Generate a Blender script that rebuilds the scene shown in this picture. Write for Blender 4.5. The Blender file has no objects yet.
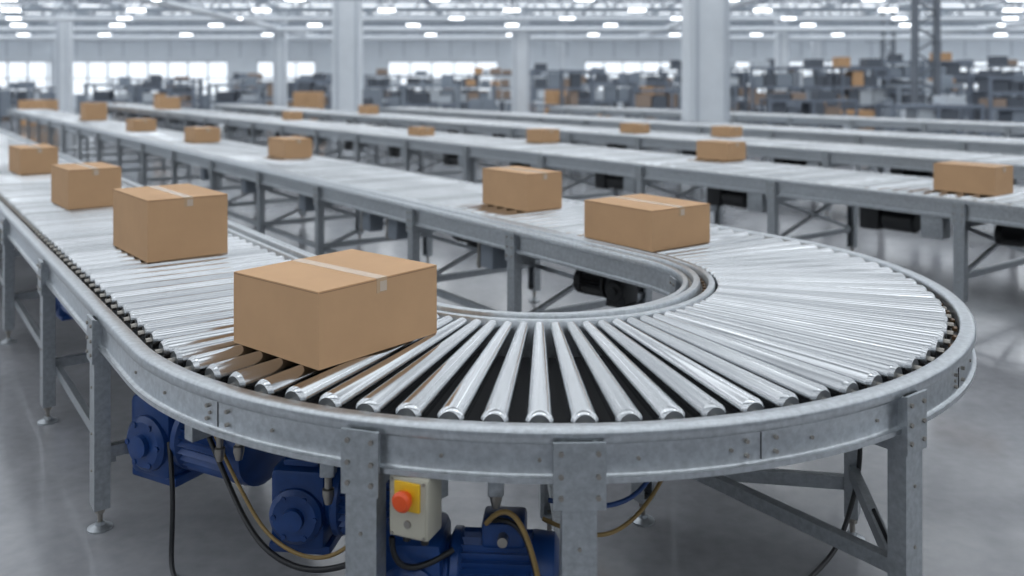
import bpy, bmesh, math, random
from mathutils import Vector, Matrix
random.seed(7)
sc = bpy.context.scene
R = math.radians

# ---------------------------------------------------------------- materials
def new_mat(name, col, rough=0.5, metal=0.0, noise=0.0, nscale=8.0, col2=None, bump=0.0,
            rvar=0.0, emit=0.0, stretch=None, spec=0.5, trans=0.0):
    m = bpy.data.materials.new(name); m.use_nodes = True
    nt = m.node_tree; b = nt.nodes['Principled BSDF']
    b.inputs['Base Color'].default_value = (*col, 1)
    b.inputs['Roughness'].default_value = rough
    b.inputs['Metallic'].default_value = metal
    b.inputs['Specular IOR Level'].default_value = spec
    if trans:
        b.inputs['Transmission Weight'].default_value = trans; b.inputs['IOR'].default_value = 1.0
    if emit:
        b.inputs['Emission Color'].default_value = (*col, 1)
        b.inputs['Emission Strength'].default_value = emit
    if noise or bump or rvar:
        tc = nt.nodes.new('ShaderNodeTexCoord'); mp = nt.nodes.new('ShaderNodeMapping')
        nt.links.new(tc.outputs['Object'], mp.inputs['Vector'])
        if stretch: mp.inputs['Scale'].default_value = stretch
        nz = nt.nodes.new('ShaderNodeTexNoise'); nz.inputs['Scale'].default_value = nscale
        nz.inputs['Detail'].default_value = 6; nz.inputs['Roughness'].default_value = 0.6
        nt.links.new(mp.outputs['Vector'], nz.inputs['Vector'])
        if noise:
            cr = nt.nodes.new('ShaderNodeValToRGB')
            c2 = col2 or tuple(max(0, c*(1-noise)) for c in col)
            cr.color_ramp.elements[0].position = 0.35; cr.color_ramp.elements[1].position = 0.68
            cr.color_ramp.elements[0].color = (*c2, 1); cr.color_ramp.elements[1].color = (*col, 1)
            nt.links.new(nz.outputs['Fac'], cr.inputs['Fac'])
            nt.links.new(cr.outputs['Color'], b.inputs['Base Color'])
        if rvar:
            mr = nt.nodes.new('ShaderNodeMapRange')
            mr.inputs['To Min'].default_value = max(0, rough-rvar); mr.inputs['To Max'].default_value = rough+rvar
            nt.links.new(nz.outputs['Fac'], mr.inputs['Value'])
            nt.links.new(mr.outputs['Result'], b.inputs['Roughness'])
        if bump:
            bp = nt.nodes.new('ShaderNodeBump'); bp.inputs['Strength'].default_value = bump
            bp.inputs['Distance'].default_value = 0.01
            nt.links.new(nz.outputs['Fac'], bp.inputs['Height'])
            nt.links.new(bp.outputs['Normal'], b.inputs['Normal'])
    return m

M = {}
M['galv'] = new_mat('galvanised_steel', (0.57,0.60,0.625), 0.32, 0.88, noise=0.24, nscale=42, rvar=0.06)
M['galv_leg'] = new_mat('leg_steel', (0.46,0.49,0.515), 0.38, 0.75, noise=0.26, nscale=44, rvar=0.07)
M['roller'] = new_mat('roller_steel', (0.56,0.575,0.59), 0.18, 1.0)
M['roller_b'] = new_mat('roller_steel_darker', (0.48,0.495,0.51), 0.22, 1.0)  # darker tint mixed in at random so single rollers read apart
M['roller_c'] = new_mat('roller_steel_bright', (0.62,0.635,0.65), 0.16, 1.0)
M['rollcap'] = new_mat('roller_cap', (0.36,0.38,0.40), 0.35, 0.8)
M['dark'] = new_mat('gap_shade_and_joint', (0.012,0.013,0.016), 0.6, 0.0)  # near-black paints the shade between rollers; also colours rail joint lines
M['chain'] = new_mat('chain_track', (0.06,0.055,0.05), 0.5, 0.6, noise=0.5, nscale=60)
M['rust'] = new_mat('brass_bearing', (0.26,0.16,0.09), 0.45, 0.6, noise=0.5, nscale=80)
M['bolt'] = new_mat('bolt_steel', (0.34,0.32,0.29), 0.35, 0.9)
M['card'] = new_mat('cardboard', (0.60,0.37,0.205), 0.75, 0, noise=0.07, nscale=4, spec=0.25)
M['card_in'] = new_mat('cardboard_edge', (0.20,0.11,0.055), 0.9)
M['tape'] = new_mat('packing_tape', (0.56,0.385,0.235), 0.22, 0, spec=0.6)
M['label'] = new_mat('paper_label', (0.58,0.47,0.37), 0.6)
M['blue'] = new_mat('blue_motor_paint', (0.013,0.062,0.235), 0.34, 0.1, noise=0.3, nscale=10)
M['black'] = new_mat('black_rubber', (0.012,0.013,0.015), 0.45)
M['ybl'] = new_mat('yellow_plastic', (0.80,0.48,0.02), 0.4)
M['red'] = new_mat('orange_red_plastic', (0.75,0.085,0.012), 0.3)
M['cream'] = new_mat('switch_housing', (0.46,0.44,0.36), 0.45)
M['ycab'] = new_mat('yellow_cable', (0.30,0.20,0.07), 0.45)
M['bcab'] = new_mat('blue_cable', (0.03,0.08,0.25), 0.45)
M['wall'] = new_mat('wall_panel_hazed', (0.80,0.85,0.90), 0.7, 0, noise=0.06, nscale=1.0)  # pale wall colour, brightened further to imitate distance haze
M['rear'] = new_mat('rear_light_block_panel', (0.30,0.32,0.35), 0.7, 0, noise=0.06, nscale=1.0)  # darker tone for the unseen wall that cuts fill light
M['trim'] = new_mat('steel_trim', (0.54,0.58,0.63), 0.6)
M['glass'] = new_mat('tinted_window_glass', (0.56,0.60,0.635), 0.0, 0.0, trans=1.0, spec=0.0)
M['col'] = new_mat('column_paint', (0.76,0.80,0.84), 0.6, 0, noise=0.06, nscale=2)
M['coldark'] = new_mat('column_dark', (0.16,0.18,0.21), 0.6)
M['truss'] = new_mat('truss_steel', (0.33,0.37,0.42), 0.55, 0.2)
M['roof'] = new_mat('roof_panel', (0.60,0.65,0.70), 0.7)
M['lamp'] = new_mat('lamp_diffuser', (0.95,0.98,1.0), 0.5, emit=6.0)
M['rackblue'] = new_mat('rack_steel_hazed', (0.20,0.23,0.28), 0.5, 0.2)  # steel colour lifted, painting distance haze over the racks
M['g1'] = new_mat('goods_dark_hazed', (0.11,0.125,0.15), 0.7)  # dark goods made paler, with distance haze put into the colour
M['g2'] = new_mat('goods_grey_hazed', (0.25,0.285,0.33), 0.7)  # grey lifted to stand for haze over far goods
M['g3'] = new_mat('goods_brown', (0.33,0.25,0.20), 0.8)
M['g4'] = new_mat('goods_pale', (0.58,0.62,0.66), 0.7)
M['machine'] = new_mat('machine_grey', (0.30,0.34,0.39), 0.5, 0.2)

# floor
def floor_mat():
    m = bpy.data.materials.new('polished_concrete'); m.use_nodes = True
    nt = m.node_tree; b = nt.nodes['Principled BSDF']
    tc = nt.nodes.new('ShaderNodeTexCoord')
    n1 = nt.nodes.new('ShaderNodeTexNoise'); n1.inputs['Scale'].default_value = 0.9; n1.inputs['Detail'].default_value = 8
    n2 = nt.nodes.new('ShaderNodeTexNoise'); n2.inputs['Scale'].default_value = 14; n2.inputs['Detail'].default_value = 6
    nt.links.new(tc.outputs['Object'], n1.inputs['Vector']); nt.links.new(tc.outputs['Object'], n2.inputs['Vector'])
    mx = nt.nodes.new('ShaderNodeMath'); mx.operation = 'MULTIPLY_ADD'
    mx.inputs[1].default_value = 0.35
    nt.links.new(n2.outputs['Fac'], mx.inputs[0]); nt.links.new(n1.outputs['Fac'], mx.inputs[2])
    cr = nt.nodes.new('ShaderNodeValToRGB')
    cr.color_ramp.elements[0].position = 0.4; cr.color_ramp.elements[0].color = (0.19,0.193,0.207,1)
    cr.color_ramp.elements[1].position = 0.95; cr.color_ramp.elements[1].color = (0.37,0.373,0.39,1)
    nt.links.new(mx.outputs[0], cr.inputs['Fac']); nt.links.new(cr.outputs['Color'], b.inputs['Base Color'])
    b.inputs['Specular IOR Level'].default_value = 0.7
    mr = nt.nodes.new('ShaderNodeMapRange'); mr.inputs['To Min'].default_value = 0.04; mr.inputs['To Max'].default_value = 0.22
    nt.links.new(n1.outputs['Fac'], mr.inputs['Value']); nt.links.new(mr.outputs['Result'], b.inputs['Roughness'])
    return m
M['floor'] = floor_mat()

# ---------------------------------------------------------------- mesh builder
class MB:
    def __init__(s): s.v=[]; s.f=[]; s.m=[]; s.mats=[]
    def mi(s, k):
        if k not in s.mats: s.mats.append(k)
        return s.mats.index(k)
    def add(s, vs, fs, k):
        o=len(s.v); i=s.mi(k); s.v += [tuple(v) for v in vs]
        for f in fs: s.f.append([o+a for a in f]); s.m.append(i)
    def box(s, c, size, k, ang=0.0, ax=None):
        if ax: ux,uy,uz = [Vector(a) for a in ax]
        else:
            ux=Vector((math.cos(ang),math.sin(ang),0)); uy=Vector((-math.sin(ang),math.cos(ang),0)); uz=Vector((0,0,1))
        c=Vector(c); a,b,d=[x/2 for x in size]
        vs=[c+ux*sx*a+uy*sy*b+uz*sz*d for sz in(-1,1) for sx,sy in((-1,-1),(1,-1),(1,1),(-1,1))]
        s.add(vs,[(3,2,1,0),(4,5,6,7),(0,1,5,4),(1,2,6,5),(2,3,7,6),(3,0,4,7)],k)
    def cbox(s, c, size, k, ang=0.0, ch=0.01):   # box with chamfered edges
        bm=bmesh.new(); bmesh.ops.create_cube(bm,size=1)
        for v in bm.verts: v.co=Vector((v.co.x*size[0],v.co.y*size[1],v.co.z*size[2]))
        bmesh.ops.bevel(bm,geom=bm.edges[:],offset=ch,segments=2,affect='EDGES',profile=0.5)
        mt=Matrix.Translation(Vector(c))@Matrix.Rotation(ang,4,'Z')
        for v in bm.verts: v.co=mt@v.co
        bm.verts.index_update()
        s.add([v.co.copy() for v in bm.verts],[[v.index for v in f.verts] for f in bm.faces],k); bm.free()
    def bar(s, p0, p1, w, h, k):
        p0=Vector(p0); p1=Vector(p1); ux=(p1-p0); L=ux.length; ux.normalize()
        up=Vector((0,0,1)) if abs(ux.z)<0.95 else Vector((0,1,0))
        uy=up.cross(ux).normalized(); uz=ux.cross(uy)
        s.box((p0+p1)/2,(L,w,h),k,ax=(ux,uy,uz))
    def lathe(s, p, axis, prof, seg, k, kcap=None, star=None):
        p=Vector(p); az=Vector(axis).normalized()
        t=Vector((0,0,1)) if abs(az.z)<0.9 else Vector((1,0,0))
        ax=t.cross(az).normalized(); ay=az.cross(ax)
        vs=[]; n=seg
        for (d,r) in prof:
            for i in range(n):
                a=2*math.pi*i/n; rr=r*(star if (star and i%2) else 1)
                vs.append(p+az*d+ax*math.cos(a)*rr+ay*math.sin(a)*rr)
        fs=[]
        for j in range(len(prof)-1):
            for i in range(n):
                i2=(i+1)%n
                fs.append((j*n+i,j*n+i2,(j+1)*n+i2,(j+1)*n+i))
        s.add(vs,fs,k)
        o=len(s.v)-len(vs); ki=s.mi(kcap or k)
        s.f.append([o+i for i in range(n)][::-1]); s.m.append(ki)
        s.f.append([o+(len(prof)-1)*n+i for i in range(n)]); s.m.append(ki)
    def build(s, name, parent=None, smooth=True, ang=32, bevel=0, recalc=True):
        me=bpy.data.meshes.new(name); me.from_pydata(s.v,[],s.f)
        for k in s.mats: me.materials.append(M[k])
        me.polygons.foreach_set('material_index',s.m)
        if recalc:
            bm=bmesh.new(); bm.from_mesh(me); bmesh.ops.recalc_face_normals(bm,faces=bm.faces[:]); bm.to_mesh(me); bm.free()
        if smooth:
            me.shade_smooth(); me.set_sharp_from_angle(angle=R(ang))
        ob=bpy.data.objects.new(name,me); sc.collection.objects.link(ob)
        if bevel:
            bv=ob.modifiers.new('bevel','BEVEL'); bv.width=bevel; bv.segments=2; bv.limit_method='ANGLE'; bv.angle_limit=R(40)
        if parent: ob.parent=parent
        return ob

def empty(name, loc=(0,0,0)):
    e=bpy.data.objects.new(name,None); e.empty_display_size=0.2; sc.collection.objects.link(e)
    return e

# ---------------------------------------------------------------- conveyor geometry
C=Vector((0.14,4.457,0)); A0=math.atan2(0.586,0.810)
n=Vector((math.cos(A0),math.sin(A0),0)); d=Vector((-math.sin(A0),math.cos(A0),0))
TOP=0.95; RT=0.965
def U(s, r, z=0):
    k,t=s
    if k=='L': p=C-n*r+d*t
    elif k=='R': p=C+n*r+d*t
    else: p=C+(-n*math.cos(t)-d*math.sin(t))*r
    return Vector((p.x,p.y,z))
def outw(s):
    k,t=s
    if k=='L': return -n
    if k=='R': return n.copy()
    return -n*math.cos(t)-d*math.sin(t)
LL,RL=24.0,30.0
path=[('L',LL),('L',12.0),('L',4.0)]+[('L',0.0001)]+[('A',R(2.5*i)) for i in range(0,73)]+[('R',0.0001),('R',5.0),('R',15.0),('R',RL)]
def sweepU(mb, prof, k):
    N=len(prof); vs=[]; fs=[]
    for s_ in path:
        for (r,z) in prof: vs.append(U(s_,r,z))
    for j in range(len(path)-1):
        for i in range(N):
            i2=(i+1)%N; fs.append((j*N+i,j*N+i2,(j+1)*N+i2,(j+1)*N+i))
    fs.append(list(range(N))[::-1]); fs.append([(len(path)-1)*N+i for i in range(N)])
    mb.add(vs,fs,k)

conv=empty('curved_roller_conveyor')
mb=MB()
# outer rail: rounded top rim, groove, flat web, lower lip
sweepU(mb,[(1.908,.925),(1.908,.946),(1.913,.951),(1.955,.951),(1.964,.948),(1.968,.940),(1.968,.918),(1.964,.910),(1.953,.906),(1.953,.822),(1.957,.817),(1.968,.814),(1.968,.798),(1.908,.798)],'galv')
mb.build('outer_rail',conv,ang=50)
mb=MB()
sweepU(mb,[(1.872,.80),(1.872,.895),(1.876,.901),(1.900,.901),(1.906,.895),(1.906,.80)],'chain')
sweepU(mb,[(.803,.80),(.803,.925),(.838,.925),(.838,.80)],'chain')
mb.build('chain_track',conv,ang=50)
mb=MB()
sweepU(mb,[(.838,.79),(.838,.955),(.843,.962),(.868,.962),(.873,.955),(.873,.79)],'galv')
sweepU(mb,[(.765,.795),(.765,.960),(.770,.968),(.797,.968),(.802,.960),(.802,.795)],'galv')
sweepU(mb,[(.765,.79),(.765,.935),(.745,.935),(.745,.79)],'chain')
sweepU(mb,[(.715,.795),(.715,.810),(.728,.816),(.728,.905),(.715,.912),(.715,.950),(.720,.956),(.740,.956),(.745,.950),(.745,.795)],'galv')
mb.build('inner_rail',conv,ang=50)
mb=MB(); sweepU(mb,[(.875,.800),(.875,.812),(1.870,.812),(1.870,.800)],'dark')  # dark sheet added to paint the shade seen between rollers
mb.build('gap_shade_sheet',conv,smooth=False)

# rollers
mb=MB(); hw=MB()
rr_=random.Random(3)
def roller(mb, p_in, p_out, ri, ro, seg):
    p_in=Vector(p_in); p_out=Vector(p_out)
    a=Vector((p_in.x,p_in.y,RT-ri)); b=Vector((p_out.x,p_out.y,RT-ro)); L=(b-a).length
    k=rr_.choices(['roller','roller_b','roller_c'],[.5,.3,.2])[0]
    mb.lathe(a,b-a,[(0,ri*.72),(.010,ri),(L-.016,ro),(L-.004,ro*.86),(L,ro*.76)],seg,k,'rollcap')
    if seg>12: mb.lathe(b-(b-a).normalized()*.002,b-a,[(0,.012),(.026,.012)],8,'bolt')
ARC=43
for i in range(ARC):
    s_=('A',math.pi*(i+.5)/ARC)
    roller(mb,U(s_,.886),U(s_,1.862),.024,.044,32)
    o=outw(s_); p=U(s_,1.890,.906)
    hw.box(p,(.020,.034,.014),'rust',ang=math.atan2(o.y,o.x))
    hw.lathe(U(s_,.822,.920),(0,0,1),[(0,.010),(.016,.010)],6,'rust')
    if i%2==0: hw.lathe(U(s_,1.948,.862),o,[(0,.006),(.011,.006)],8,'bolt')
# inner drive chain links
th=0.0
while th<180:
    s_=('A',R(th)); o=outw(s_)
    hw.box(U(s_,.755,.938),(.012,.022,.012),'bolt',ang=math.atan2(o.y,o.x)); th+=2.6
P=0.125
for side,L in(('L',LL),('R',RL)):
    t=P*.6
    while t<L-.05:
        s_=(side,t)
        roller(mb,U(s_,.886),U(s_,1.862),.036,.036,20 if t<6 else 12)
        if t<9:
            o=outw(s_); hw.box(U(s_,1.890,.906),(.020,.03,.014),'rust',ang=math.atan2(o.y,o.x))
        t+=P
mb.build('rollers',conv,ang=28,recalc=False)
hw.build('bearing_hardware',conv)

# legs ---------------------------------------------------------
def leg(mb, p, o, ztop, w=.10, dep=.065, plate=True, pw=.12, foot=True, k='galv_leg'):
    """C-channel post; p = point of the outer face, o = outward direction"""
    o=Vector(o); a=Vector((-o.y,o.x,0)); th=.008; zb=.10
    prof=[(-w/2,0),(w/2,0),(w/2,-dep),(w/2-th*2,-dep),(w/2-th*2,-dep+th),(w/2-th,-dep+th),(w/2-th,-th),(-w/2+th,-th),(-w/2+th,-dep+th),(-w/2+th*2,-dep+th),(-w/2+th*2,-dep),(-w/2,-dep)]
    N=len(prof); vs=[]
    for z in(zb,ztop):
        for (x,y) in prof: q=p+a*x+o*y; vs.append((q.x,q.y,z))
    fs=[(i,(i+1)%N,N+(i+1)%N,N+i) for i in range(N)]+[list(range(N))[::-1],list(range(N,2*N))]
    mb.add(vs,fs,k)
    c=p-o*dep/2
    if foot:
        mb.box((c.x,c.y,zb+.006),(dep*.9,w*.95,.012),k,ang=math.atan2(o.y,o.x))
        mb.lathe((c.x,c.y,.015),(0,0,1),[(0,.011),(zb,.011)],10,'bolt')
        mb.lathe((c.x,c.y,0),(0,0,1),[(0,.052),(.008,.052),(.020,.022),(.032,.018)],18,k)
        mb.lathe((c.x,c.y,zb-.03),(0,0,1),[(0,.02),(.014,.02)],6,'bolt')
    if plate:
        q=p+o*.005; mb.box((q.x,q.y,.830),(.010,pw,.19),k,ang=math.atan2(o.y,o.x))
        for sx in(-1,1):
            for z in(.770,.830,.895):
                b=q+a*sx*(pw/2-.022)+o*.004
                mb.lathe((b.x,b.y,z),o,[(0,.008),(.008,.008)],6,'bolt')
    for z in(.62,.42,.26):
        b=p
        mb.lathe((b.x,b.y,z),o,[(0,.006),(.005,.006)],6,'bolt')
lg=MB()
def pair(s_, outer=True, inner=True, low=True, pw=.12, plate=True):
    o=outw(s_)
    if outer: leg(lg,U(s_,1.982),o,.918 if plate else .78,pw=pw,plate=plate)
    if inner: leg(lg,U(s_,.705),-o,.915,w=.08,pw=.10)
    lg.bar(U(s_,.74,.755),U(s_,1.93,.755),.05,.07,'galv_leg')
    if low and inner: lg.bar(U(s_,.76,.33),U(s_,1.94,.33),.04,.05,'galv_leg')
for t in(.6,2.06,3.93,5.8,7.6,9.4,11.2,13.0,15,17,19,21,23): pair(('L',t))
for t in(1.23,2.6,4.45,6.06,7.8,9.6,11.4,13.2,15,17,19,21,23,25,27,29): pair(('R',t))
pair(('A',R(37)),inner=False)
pair(('A',R(55.6)),pw=.15)
pair(('A',R(90.6)))
pair(('A',R(14)),outer=False,low=False)
pair(('A',R(150)),outer=False,low=False)
q=U(('A',R(114.5)),1.53); o=outw(('A',R(114.5)))
leg(lg,q,o,.79,w=.075,dep=.055,plate=False)
lg.bar(U(('A',R(114.5)),1.50,.30),U(('A',R(90.6)),1.93,.30),.035,.055,'galv_leg')
lg.bar(U(('A',R(114.5)),1.50,.24),U(('A',R(90.6)),.74,.24),.035,.055,'galv_leg')
lg.bar(U(('A',R(114.5)),.74,.755),U(('A',R(114.5)),1.93,.755),.05,.07,'galv_leg')
lg.bar(U(('L',.6),1.90,.30),U(('L',5.8),1.90,.30),.03,.05,'galv_leg')
lg.bar(U(('R',1.23),.79,.30),U(('R',7.8),.79,.30),.03,.05,'galv_leg')
for t in(1.23,2.6,4.45,6.06,7.8):    # splayed X braces below the far arm
    lg.bar(U(('R',t),.80,.32),U(('R',t),1.90,.72),.03,.03,'galv_leg')
    lg.bar(U(('R',t),.80,.72),U(('R',t),1.90,.32),.03,.03,'galv_leg')
for t in(1.75,3.2,3.7,5.2,7.0,8.7):  # control boxes and hangers under the far arm
    lg.cbox(U(('R',t),.93,.66),(.14,.16,.17),'g2',ang=A0,ch=.01)
    lg.box(U(('R',t),.93,.775),(.05,.05,.06),'galv_leg',ang=A0)
    lg.lathe(U(('R',t+.15),.90,.55),(0,0,1),[(0,.015),(.04,.022),(.07,.014),(.25,.014)],10,'bolt')
for th in(128,150,168):
    o=outw(('A',R(th))); p=U(('A',R(th)),1.980)
    lg.box((p.x,p.y,.80),(.03,.07,.17),'galv_leg',ang=math.atan2(o.y,o.x))
    lg.lathe((p.x,p.y,.70),(0,0,1),[(0,.022),(.03,.022)],10,'bolt')
lg.build('support_legs',conv,ang=35)
sp=MB()
for th in(20,72,104,128,152):
    s_=('A',R(th)); o=outw(s_); a=Vector((-o.y,o.x,0))
    p=U(s_,1.952,.864)
    sp.box(p,(.006,.003,.08),'dark',ang=math.atan2(o.y,o.x))
    for sx in(-.05,.05):
        for z in(.842,.884):
            b=p+a*sx; sp.lathe((b.x,b.y,z),o,[(0,.007),(.011,.007)],6,'bolt')
sp.build('rail_joint_bolts',conv,ang=35)

# ---------------------------------------------------------------- straight conveyors
def straight(n0,n1,t0,t1,pitch,detail):
    root=empty('straight_roller_conveyor')
    def W(nn,t,z=0): p=C+n*nn+d*t; return Vector((p.x,p.y,z))
    b=MB()
    for nn,sg in((n0,-1),(n1,1)):
        prof=[(nn,.95),(nn+sg*.055,.95),(nn+sg*.06,.945),(nn+sg*.06,.91),(nn+sg*.045,.905),(nn+sg*.045,.81),(nn+sg*.06,.805),(nn+sg*.06,.78),(nn,.78)]
        N=len(prof); vs=[W(r,t0,z) for r,z in prof]+[W(r,t1,z) for r,z in prof]
        b.add(vs,[(i,(i+1)%N,N+(i+1)%N,N+i) for i in range(N)]+[list(range(N))[::-1],list(range(N,2*N))],'galv')
    b.build('side_rails',root)
    b=MB(); c=W((n0+n1)/2,(t0+t1)/2,.806)
    b.box(c,(n1-n0-.01,t1-t0-.02,.012),'dark',ang=A0); b.build('gap_shade_sheet',root,smooth=False)  # added near-black sheet standing for shade in the roller gaps
    b=MB(); t=t0+.06
    while t<t1-.05:
        roller(b,W(n0+.01,t),W(n1-.01,t),.036,.036,12 if detail else 8); t+=pitch
    b.build('rollers',root,ang=50,recalc=False)
    b=MB(); t=t0+.5
    while t<t1:
        for nn,o in((n0-.072,-n),(n1+.072,n)):
            leg(b,W(nn,t),o,.925,w=.09,pw=.11)
        b.bar(W(n0,t,.745),W(n1,t,.745),.05,.07,'galv_leg')
        b.bar(W(n0-.03,t,.30),W(n1+.03,t,.30),.04,.05,'galv_leg')
        if detail:
            b.bar(W(n0,t,.32),W(n1,t,.72),.03,.03,'galv_leg')
            b.bar(W(n0,t,.72),W(n1,t,.32),.03,.03,'galv_leg')
            b.lathe(W(n0+.28,t+.55,.65),d,[(0,.08),(.02,.10),(.30,.10),(.33,.07)],18,'black')
            b.cbox(W(n0+.28,t+.98,.655),(.20,.20,.22),'black',ang=A0,ch=.02)
            b.cbox(W(n0+.12,t+.30,.67),(.14,.20,.20),'galv_leg',ang=A0,ch=.01)
            b.box(W(n0+.28,t+.98,.785),(.1,.16,.04),'galv_leg',ang=A0)
            b.box(W(n0+.28,t+.70,.775),(.1,.06,.06),'galv_leg',ang=A0)
            b.box(W(n0+.12,t+.30,.785),(.08,.1,.03),'galv_leg',ang=A0)
        t+=1.9
    b.build('support_legs',root,ang=35)
    return root
straight(4.65,5.95,-6.0,36,.14,True)
straight(8.2,9.5,-8.0,32,.16,True)
straight(11.8,13.1,-10,24.5,.18,False)
straight(17.5,18.8,-10,22,.22,False)

# ---------------------------------------------------------------- cardboard boxes
def carton(front, ang, w, l, h, z=RT, name='cardboard_box'):
    """front = nearest bottom corner; w along u (ang), l along v (ang+90)"""
    b=MB()
    th=.004
    b.box((w/2,l/2,(h-th)/2),(w,l,h-th),'card')
    g=.0018
    b.box(((w/2-g)/2,l/2,h-th/2),(w/2-g,l-.003,th),'card')
    b.box((w-(w/2-g)/2,l/2,h-th/2),(w/2-g,l-.003,th),'card')
    b.box((w/2,l/2,h-th+.0006),(g*2,l-.004,.001),'card_in')
    tw=.050
    b.box((w/2,l/2,h+.0004),(tw,l+.0015,.0008),'tape')
    for y in(-.0005,l+.0005):
        b.box((w/2,y,h-.026),(tw,.0012,.054),'tape')
    b.box((w/2+.007,-.0014,h-.030),(.032,.0008,.036),'label')
    b.box((w+.0002,l*.5,h-.006),(.0006,l*.99,.0016),'card_in')
    b.box((w*.5,-.0003,h-.006),(w*.99,.0008,.0016),'card_in')
    b.box((-.0003,l*.5,h-.006),(.0008,l*.99,.0016),'card_in')
    o=b.build(name,None,smooth=False)
    o.location=(front[0],front[1],z+.001); o.rotation_euler=(0,0,ang)
    return o
a1=math.atan2(.772,.636); a2=math.atan2(.63,.77); a3=math.atan2(.6,.8)
carton((-.655,2.96),a1,.57,.505,.265)
carton((-1.96,4.70),a2,.44,.66,.335)
carton((-3.36,6.62),a2,.38,.58,.30)
carton((-5.10,9.06),a2,.36,.62,.27)
carton((.800,5.00),a3,.50,.58,.235)
carton((.112,6.52),a3,.34,.58,.28)
carton((-2.83,10.9),a3,.36,.56,.24)
carton((-4.97,13.7),a3,.40,.55,.22)
carton((-7.25,16.75),a3,.42,.60,.22)
carton((-10.45,21.4),a3,.5,.6,.42)
carton((4.10,7.42),a3,.34,.53,.24)
carton((2.62,10.6),a3,.34,.50,.22)
carton((.486,13.7),a3,.34,.42,.2)
carton((-1.62,15.4),a3,.30,.42,.14)
carton((3.77,15.1),a3,.33,.42,.17)
carton((2.3,16.1),a3,.34,.45,.17)
carton((-5.5,21.6),a3,.35,.45,.2)
carton((-11.9,29.5),a3,.7,.7,.4)
carton((-4.2,25.2),a3,.4,.5,.25)
carton((9.2,11.5),a3,.45,.6,.25)

# ---------------------------------------------------------------- motors
def motor(G, yaw, s=1.0, k='blue', zt=.80):
    b=MB()
    b.lathe((.02,0,0),(1,0,0),[(0,.085),(.012,.105),(.07,.11),(.075,.104)],28,k)
    b.lathe((.085,0,0),(1,0,0),[(0,.108),(.20,.108)],56,k,star=.88)
    b.lathe((.28,0,0),(1,0,0),[(0,.10),(.01,.112),(.03,.112),(.04,.09),(.06,.085)],28,k)
    b.cbox((.17,0,.125),(.12,.11,.07),k,ch=.012)           # terminal box
    for sg in(-1,1):
        b.lathe((.17,sg*.055,.125),(0,sg,0),[(0,.014),(.03,.014)],10,'bolt')
    b.cbox((.42,0,-.005),(.18,.20,.25),k,ch=.025)            # gearbox
    b.cbox((.42,0,.11),(.12,.14,.06),k,ch=.015)
    for sg in(-1,1):
        b.lathe((.42,sg*.09,-.02),(0,sg,0),[(0,.088),(.02,.085),(.032,.07),(.034,.035),(.05,.033),(.052,.01)],28,k)
        for a in range(6):
            q=(.42+.066*math.cos(a*1.047),sg*.118,-.02+.066*math.sin(a*1.047))
            b.lathe(q,(0,sg,0),[(0,.009),(.008,.009)],6,k)
    b.cbox((.42,0,-.135),(.20,.16,.03),k,ch=.006)
    H=(zt-G[2])/s
    b.box((.42,0,(.12+H)/2),(.05,.05,H-.12),'galv_leg')
    b.box((.42,0,H-.006),(.14,.10,.012),'galv_leg')
    o=b.build('electric_motor',None,ang=35)
    o.location=(G[0]-.42*s*math.cos(yaw),G[1]-.42*s*math.sin(yaw),G[2]); o.rotation_euler=(0,0,yaw); o.scale=(s,s,s)
    return o
motor((-1.47,3.80,.45),R(152),1.35)
motor((-.75,3.22,.425),R(172),1.15)
motor((-.31,2.80,.385),R(176),1.15)
motor((-2.95,5.85,.52),R(130),1.0)
motor((.72,5.72,.60),R(-40),.85,k='black')
motor((4.45,7.35,.62),R(-40),.85,k='black')
motor((-.30,7.55,.60),R(-50),.7,k='black')

# ---------------------------------------------------------------- emergency stop switch
b=MB()
b.cbox((0,0,0),(.130,.095,.18),'cream',ch=.010)
b.box((0,-.0482,.0),(.114,.003,.162),'cream')
b.cbox((-.0,-.052,.036),(.084,.010,.084),'ybl',ch=.004)
b.lathe((0,-.056,.036),(0,-1,0),[(0,.018),(.016,.018),(.018,.028),(.034,.030),(.042,.022),(.044,.004)],24,'red')
for x,z in((-.052,.078),(.052,.078),(-.052,-.078),(.052,-.078)): b.lathe((x,-.049,z),(0,-1,0),[(0,.005),(.004,.005)],8,'bolt')
b.lathe((0,-.049,-.045),(0,-1,0),[(0,.012),(.006,.011)],16,'bolt')
b.lathe((-.03,0,-.12),(0,0,1),[(0,.012),(.035,.014)],10,'black')
b.lathe((.03,0,-.12),(0,0,1),[(0,.012),(.035,.014)],10,'black')
sw=b.build('emergency_stop_switch',None,ang=35)
th=R(41.4); p=U(('A',th),1.925,.707)
sw.location=p; sw.rotation_euler=(0,0,R(-22))

# ---------------------------------------------------------------- cables
def cable(name, pts, r, k):
    cu=bpy.data.curves.new(name,'CURVE'); cu.dimensions='3D'; cu.bevel_depth=r; cu.bevel_resolution=3; cu.resolution_u=10
    sp_=cu.splines.new('NURBS'); sp_.points.add(len(pts)-1)
    for i,q in enumerate(pts): sp_.points[i].co=(*q,1)
    sp_.use_endpoint_u=True; sp_.order_u=4
    cu.materials.append(M[k]); o=bpy.data.objects.new(name,cu); sc.collection.objects.link(o); return o
cable('power_cable',[(-1.42,3.62,.45),(-1.36,3.52,.30),(-1.36,3.48,.06),(-1.33,3.42,.010),(-1.22,3.28,.010),(-1.05,3.10,.010),(-.86,2.94,.010),(-.62,2.74,.010),(-.2,2.3,.010)],.010,'black')
cable('power_cable',[(-1.22,3.52,.58),(-1.13,3.42,.48),(-1.0,3.28,.38),(-.88,3.12,.32),(-.7,3.02,.28),(-.55,2.98,.34),(-.45,2.95,.50),(-.40,2.9,.78)],.007,'ycab')
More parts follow.
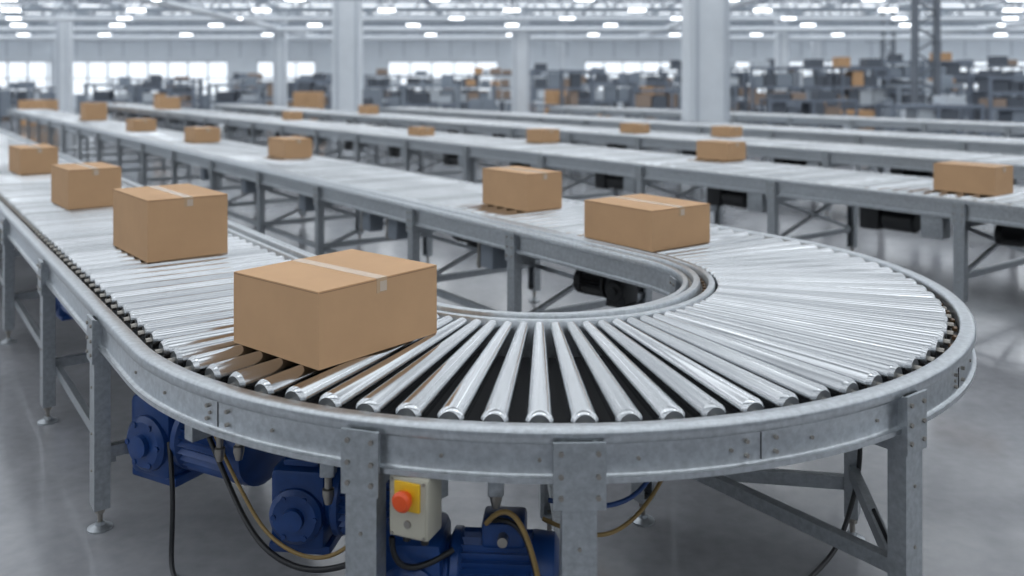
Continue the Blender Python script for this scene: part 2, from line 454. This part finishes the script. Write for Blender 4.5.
cable('power_cable',[(-1.24,3.52,.56),(-1.12,3.40,.42),(-.98,3.20,.32),(-.80,3.02,.26),(-.6,2.96,.27),(-.42,2.9,.40)],.010,'black')
cable('power_cable',[(-.08,2.70,.58),(-.02,2.64,.68),(.05,2.62,.60),(.09,2.62,.40),(.13,2.62,.20),(.18,2.7,.009),(.4,2.8,.009)],.008,'ycab')
cable('power_cable',[(-.06,2.72,.58),(.02,2.66,.62),(.07,2.65,.50),(.10,2.66,.30),(.12,2.7,.009)],.008,'black')
cable('power_cable',[(.12,2.85,.58),(.25,2.80,.58),(.38,2.85,.55),(.5,3.0,.60),(.62,3.15,.78)],.008,'bcab')
cable('power_cable',[(.10,2.85,.52),(.25,2.80,.47),(.38,2.87,.46),(.52,3.0,.56),(.66,3.15,.78)],.007,'ycab')
cable('power_cable',[(.62,2.50,.010),(.80,2.85,.010),(.95,3.15,.010),(1.15,3.40,.010),(1.32,3.55,.03),(1.40,3.63,.15),(1.46,3.66,.30),(1.47,3.68,.5),(1.45,3.72,.76)],.010,'black')
cable('power_cable',[(1.22,2.95,.5),(1.34,2.96,.25),(1.38,2.95,.05),(1.42,2.85,.009),(1.35,2.6,.009)],.007,'black')
cable('power_cable',[(-.36,2.62,.58),(-.36,2.62,.47),(-.30,2.66,.44),(-.18,2.70,.50)],.009,'black')

b=MB()
for (x,y,z,l) in((-.62,2.95,.74,.22),(-.80,3.45,.74,.2),(-1.12,3.35,.74,.25),(-.05,2.72,.74,.12),(-1.45,3.95,.74,.1),(.35,2.9,.74,.12),(-1.0,3.2,.74,.18),(.18,2.75,.74,.20)):
    b.lathe((x,y,z-l),(0,0,1),[(0,.012),(.03,.02),(.05,.02),(.055,.013),(l,.013)],12,'bolt')
    b.cbox((x,y,z-l*.45),(.05,.05,.05),'galv_leg',ch=.006)
    b.box((x,y,.765),(.06,.06,.07),'galv_leg')
b.build('pneumatic_fittings',conv,ang=35)

# ---------------------------------------------------------------- building
b=MB(); b.box((0,27,-.05),(84,76,.10),'floor'); b.build('floor',None,smooth=False)
WY=60; H=5.8
wins=[(-36,-19.5),(-17.5,-13.5),(-8.5,-1),(5,11.5),(15,23),(29,37)]
b=MB(); WB,WT=.9,3.25
b.box((0,WY,WB/2),(84,.3,WB),'wall'); b.box((0,WY,(WT+H)/2),(84,.3,H-WT),'wall')
xs=[-42]
for a_,c_ in wins: xs+= [a_,c_]
xs.append(42)
for i in range(0,len(xs),2):
    a_,c_=xs[i],xs[i+1]
    b.box(((a_+c_)/2,WY,(WB+WT)/2),(c_-a_,.3,WT-WB),'wall')
x=-41
while x<42:
    b.box((x,WY-.17,(WT+H)/2+.1),(.08,.05,H-WT-.3),'trim'); x+=1.6
b.build('wall_back',None,smooth=False)
for i,(a_,c_) in enumerate(wins):
    b=MB(); k=int((c_-a_)/1.3)
    for j in range(k+1):
        x=a_+(c_-a_)*j/k; b.box((x,WY,(WB+WT)/2),(.09,.12,WT-WB),'trim')
    for z in(WB+.04,(WB+WT)/2,WT-.04): b.box(((a_+c_)/2,WY,z),(c_-a_,.12,.08),'trim')
    b.add([(a_,WY+.1,WB),(c_,WY+.1,WB),(c_,WY+.1,WT),(a_,WY+.1,WT)],[(0,1,2,3)],'glass')
    b.build('window_%d'%(i+1),None,smooth=False,recalc=False)
for nm,x in(('wall_left',-42),('wall_right',42)):
    b=MB(); b.box((x,25,H/2),(.3,71,H),'wall'); b.build(nm,None,smooth=False)
b=MB(); b.box((0,-10.8,H/2),(84,.3,H),'rear'); b.build('wall_rear_light_block',None,smooth=False)  # unseen wall added to block fill light from behind the camera
b=MB(); y=-10
while y<60:
    b.box((0,y,H+.05),(84,.9 if y<20 else .6,.08),'roof'); y+=2.6  # open gaps added between strips to let daylight in, wider far off
b.box((0,59,H+.05),(84,2,.08),'roof')
b.build('ceiling',None,smooth=False)
b=MB(); y=-5
while y<60:
    for z in(4.75,5.6): b.box((0,y,z),(84,.14,.12),'truss')
    x=-41
    while x<41:
        b.bar((x,y,4.75),(x+.9,y,5.6),.06,.06,'truss'); b.bar((x+.9,y,5.6),(x+1.8,y,4.75),.06,.06,'truss'); x+=1.8
    y+=5
x=-40
while x<41:
    b.box((x,25,5.68),(.12,70,.14),'truss'); x+=4
b.build('roof_trusses',None,smooth=False)
b=MB()
for (y,z,r) in((50,4.35,.16),(44,4.5,.12),(38,4.6,.10)):
    b.lathe((-41,y,z),(1,0,0),[(0,r),(82,r)],12,'col')
for (x,z) in((-12,4.4),(8,4.45),(24,4.4)):
    b.lathe((x,20,z+.2),(0,1,0),[(0,.14),(39,.14)],12,'col')
b.build('ceiling_ducts',None)
b=MB(); y=2; row=0
while y<59:
    x=-36+(row%2)*2.4
    while x<38:
        b.box((x,y,4.62),(.60,.26,.05),'lamp'); b.box((x,y,4.67),(.66,.32,.05),'col')
        for sx in(-.25,.25): b.box((x+sx,y,5.2),(.02,.02,1.1),'truss')
        x+=4.8
    y+=4.5; row+=1
b.build('ceiling_lights',None,smooth=False)
def column(x,y,w,k='col'):
    b=MB(); b.box((x,y,H/2),(w,w,H),k)
    b.box((x,y,.12),(w+.25,w+.25,.24),k); b.box((x,y,H-.35),(w+.2,w+.2,.3),k)
    b.box((x-w*.3,y-w/2-.03,H/2),(.08,.06,H),'trim')
    b.box((x+w*.44,y-w/2-.02,H/2),(w*.12,.04,H),'trim')
    b.build('support_column',None,smooth=False)
column(5.3,24,1.08); column(-6.4,34,1.0); column(.45,46,.95); column(3.2,56,.5)
column(-21.5,42,.55); column(-12.2,46,.6); column(-27,52,.6); column(14.2,46,.6); column(19.5,56,.5)
def steelcol(x,y,w):
    b=MB()
    for sx in(-w/2,w/2):
        b.box((x+sx,y,H/2),(.14,.3,H),'coldark')
    z=.2
    while z<H-.4:
        b.bar((x-w/2,y,z),(x+w/2,y,z+.45),.06,.06,'coldark'); b.bar((x+w/2,y,z+.45),(x-w/2,y,z+.9),.06,.06,'coldark'); z+=.9
    b.box((x,y,.05),(w+.4,.5,.1),'coldark')
    b.build('lattice_column',None,smooth=False)
steelcol(14.2,30,.75); steelcol(21.5,50,.6); steelcol(-33,55,.6)

def rack(x,y,w,h,depth=1.1,lev=3,dens=.9,dark=.6):
    b=MB(); k=max(1,round(w/1.6))
    for i in range(k+1):
        for sy in(-1,1): b.box((x-w/2+w*i/k,y+sy*depth/2,h/2),(.09,.09,h),'rackblue')
    for l in range(lev+1):
        z=.12+(h-.2)*l/lev
        for sy in(-1,1): b.box((x,y+sy*depth/2,z),(w,.05,.10),'rackblue')
        b.box((x,y,z+.03),(w,depth,.03),'rackblue')
        q=x-w/2+.1; lh=(h-.2)/lev
        while q<x+w/2-.4:
            ww=random.uniform(.3,.7)
            if random.random()<(dens if l<lev else .3) and q+ww<x+w/2:
                hh=lh*random.uniform(.5,.85)*(1 if l<lev else .7)
                kk=random.choices(['g1','g2','g3','g4','card'],[dark,.35,.2,.2,.05])[0]
                b.box((q+ww/2,y-random.uniform(0,.15),z+.045+hh/2),(ww,depth*.75,hh),kk)
            q+=ww+.06
    b.build('pallet_rack',None,smooth=False)
rack(12.5,36,5.5,2.5); rack(17.6,38,4.0,2.8,lev=4); rack(2.1,37,2.5,2.4,dark=1.2)
rack(15.6,27.5,1.7,2.1,lev=4,dark=1.2); rack(5.6,41,3.6,1.9,lev=2); rack(-3.4,42,5.0,1.7,lev=2)
rack(-14.9,40,1.0,2.0,lev=3); rack(-9.2,41,1.5,2.0,lev=3); rack(-27.5,46,7,1.6,lev=2); rack(-19,48,3.5,1.8,lev=2)
rack(10.5,31,3.0,1.3,lev=2); rack(23.5,44,5,2.7); rack(9.5,46,6,2.4); rack(-24,39,1.6,1.7,lev=2)
rack(6.3,35,3.0,1.6,lev=2); rack(-11.5,50,5,1.9,lev=2); rack(-34,50,4,2.0,lev=3); rack(-1,51,6,2.3,lev=3)
rack(17.5,50,6,2.8,lev=3); rack(12.5,26.2,2.6,1.25,lev=2); rack(-17,44,3,1.6,lev=2)
rack(-22,54,5,2.0,lev=3); rack(-29,41,3,1.6,lev=2); rack(24,30.5,4,2.2,lev=3); rack(6,53,5,2.4,lev=3)
rack(-14.5,55,6,2.1,lev=3); rack(-7,54,4,2.3,lev=3); rack(12,53,6,2.7,lev=3)
def sorter(x,y,w=2.4,h=1.7):
    """framed machine: guarded sorting station with hopper and console"""
    b=MB()
    for sx in(-1,1):
        for sy in(-1,1): b.box((x+sx*w/2,y+sy*.5,h/2),(.12,.12,h),'machine')
    b.box((x,y,h),(w+.2,1.2,.14),'machine'); b.box((x,y,.85),(w,1.1,.12),'rackblue')
    b.cbox((x-w*.2,y,1.15),(w*.35,.7,.46),'g1',ch=.04); b.cbox((x+w*.25,y,1.08),(w*.25,.7,.34),'g4',ch=.03)
    b.cbox((x+w*.3,y-.2,h+.25),(.5,.4,.36),'machine',ch=.03)
    b.bar((x-w/2,y-.5,.1),(x+w/2,y-.5,.8),.06,.06,'machine')
    b.cbox((x-w/2-.35,y-.2,.6),(.4,.4,1.2),'g2',ch=.03)
    b.build('sorting_machine',None,smooth=False)
for (x,y) in((8.5,38.5),(-3.6,39),(4.2,48),(19,31.5),(-21,46),(16.3,34.6),(22.5,38),(-36.5,47),(-13.5,43)): sorter(x,y)
def pallet_stack(x,y,k='g3',w=1.1,h=1.0):
    b=MB()
    for i in range(5): b.box((x-w/2+.1+i*(w-.2)/4,y,.13),(.10,w,.022),'g3')
    for i in range(3): b.box((x,y-w/2+.06+i*(w-.12)/2,.06),(w,.10,.12),'g3')
    rows=max(1,round(h/.33))
    for r_ in range(rows):
        for i in range(2):
            for j in range(2):
                b.box((x-w/4+i*w/2,y-w/4+j*w/2,.145+.33*r_+.16),(w/2-.02,w/2-.02,.32),k)
    b.build('pallet_load',None,smooth=False)
for (x,y,k,h) in((-8.6,37,'card',1.3),(-19.5,36,'card',.9),(12.9,33,'card',.6),(-1.3,38,'g2',1),(-6.9,39.5,'g1',1.0),(19.2,35,'g1',1.3),(-32,43,'card',.9),(2.2,44,'card',1.3),(24,35,'g4',1.3),(-7.4,46,'g2',1.3),(-25.5,43,'g2',1.3)):
    pallet_stack(x,y,k,h=h)

# ---------------------------------------------------------------- world & lights
w=bpy.data.worlds.new('overcast_daylight'); sc.world=w; w.use_nodes=True
bg=w.node_tree.nodes['Background']; bg.inputs['Color'].default_value=(0.90,0.95,1.0,1); bg.inputs['Strength'].default_value=1.8

# ---------------------------------------------------------------- camera
cd=bpy.data.cameras.new('camera'); cam=bpy.data.objects.new('camera',cd); sc.collection.objects.link(cam)
cam.location=(0,0,1.95); cam.rotation_euler=(R(90),0,0)
cd.sensor_width=36; cd.lens=874/1024*36; cd.shift_y=-208/1024
cd.clip_end=300
cd.dof.use_dof=True; cd.dof.focus_distance=3.3; cd.dof.aperture_fstop=1.4
sc.camera=cam
sc.view_settings.view_transform='Standard'
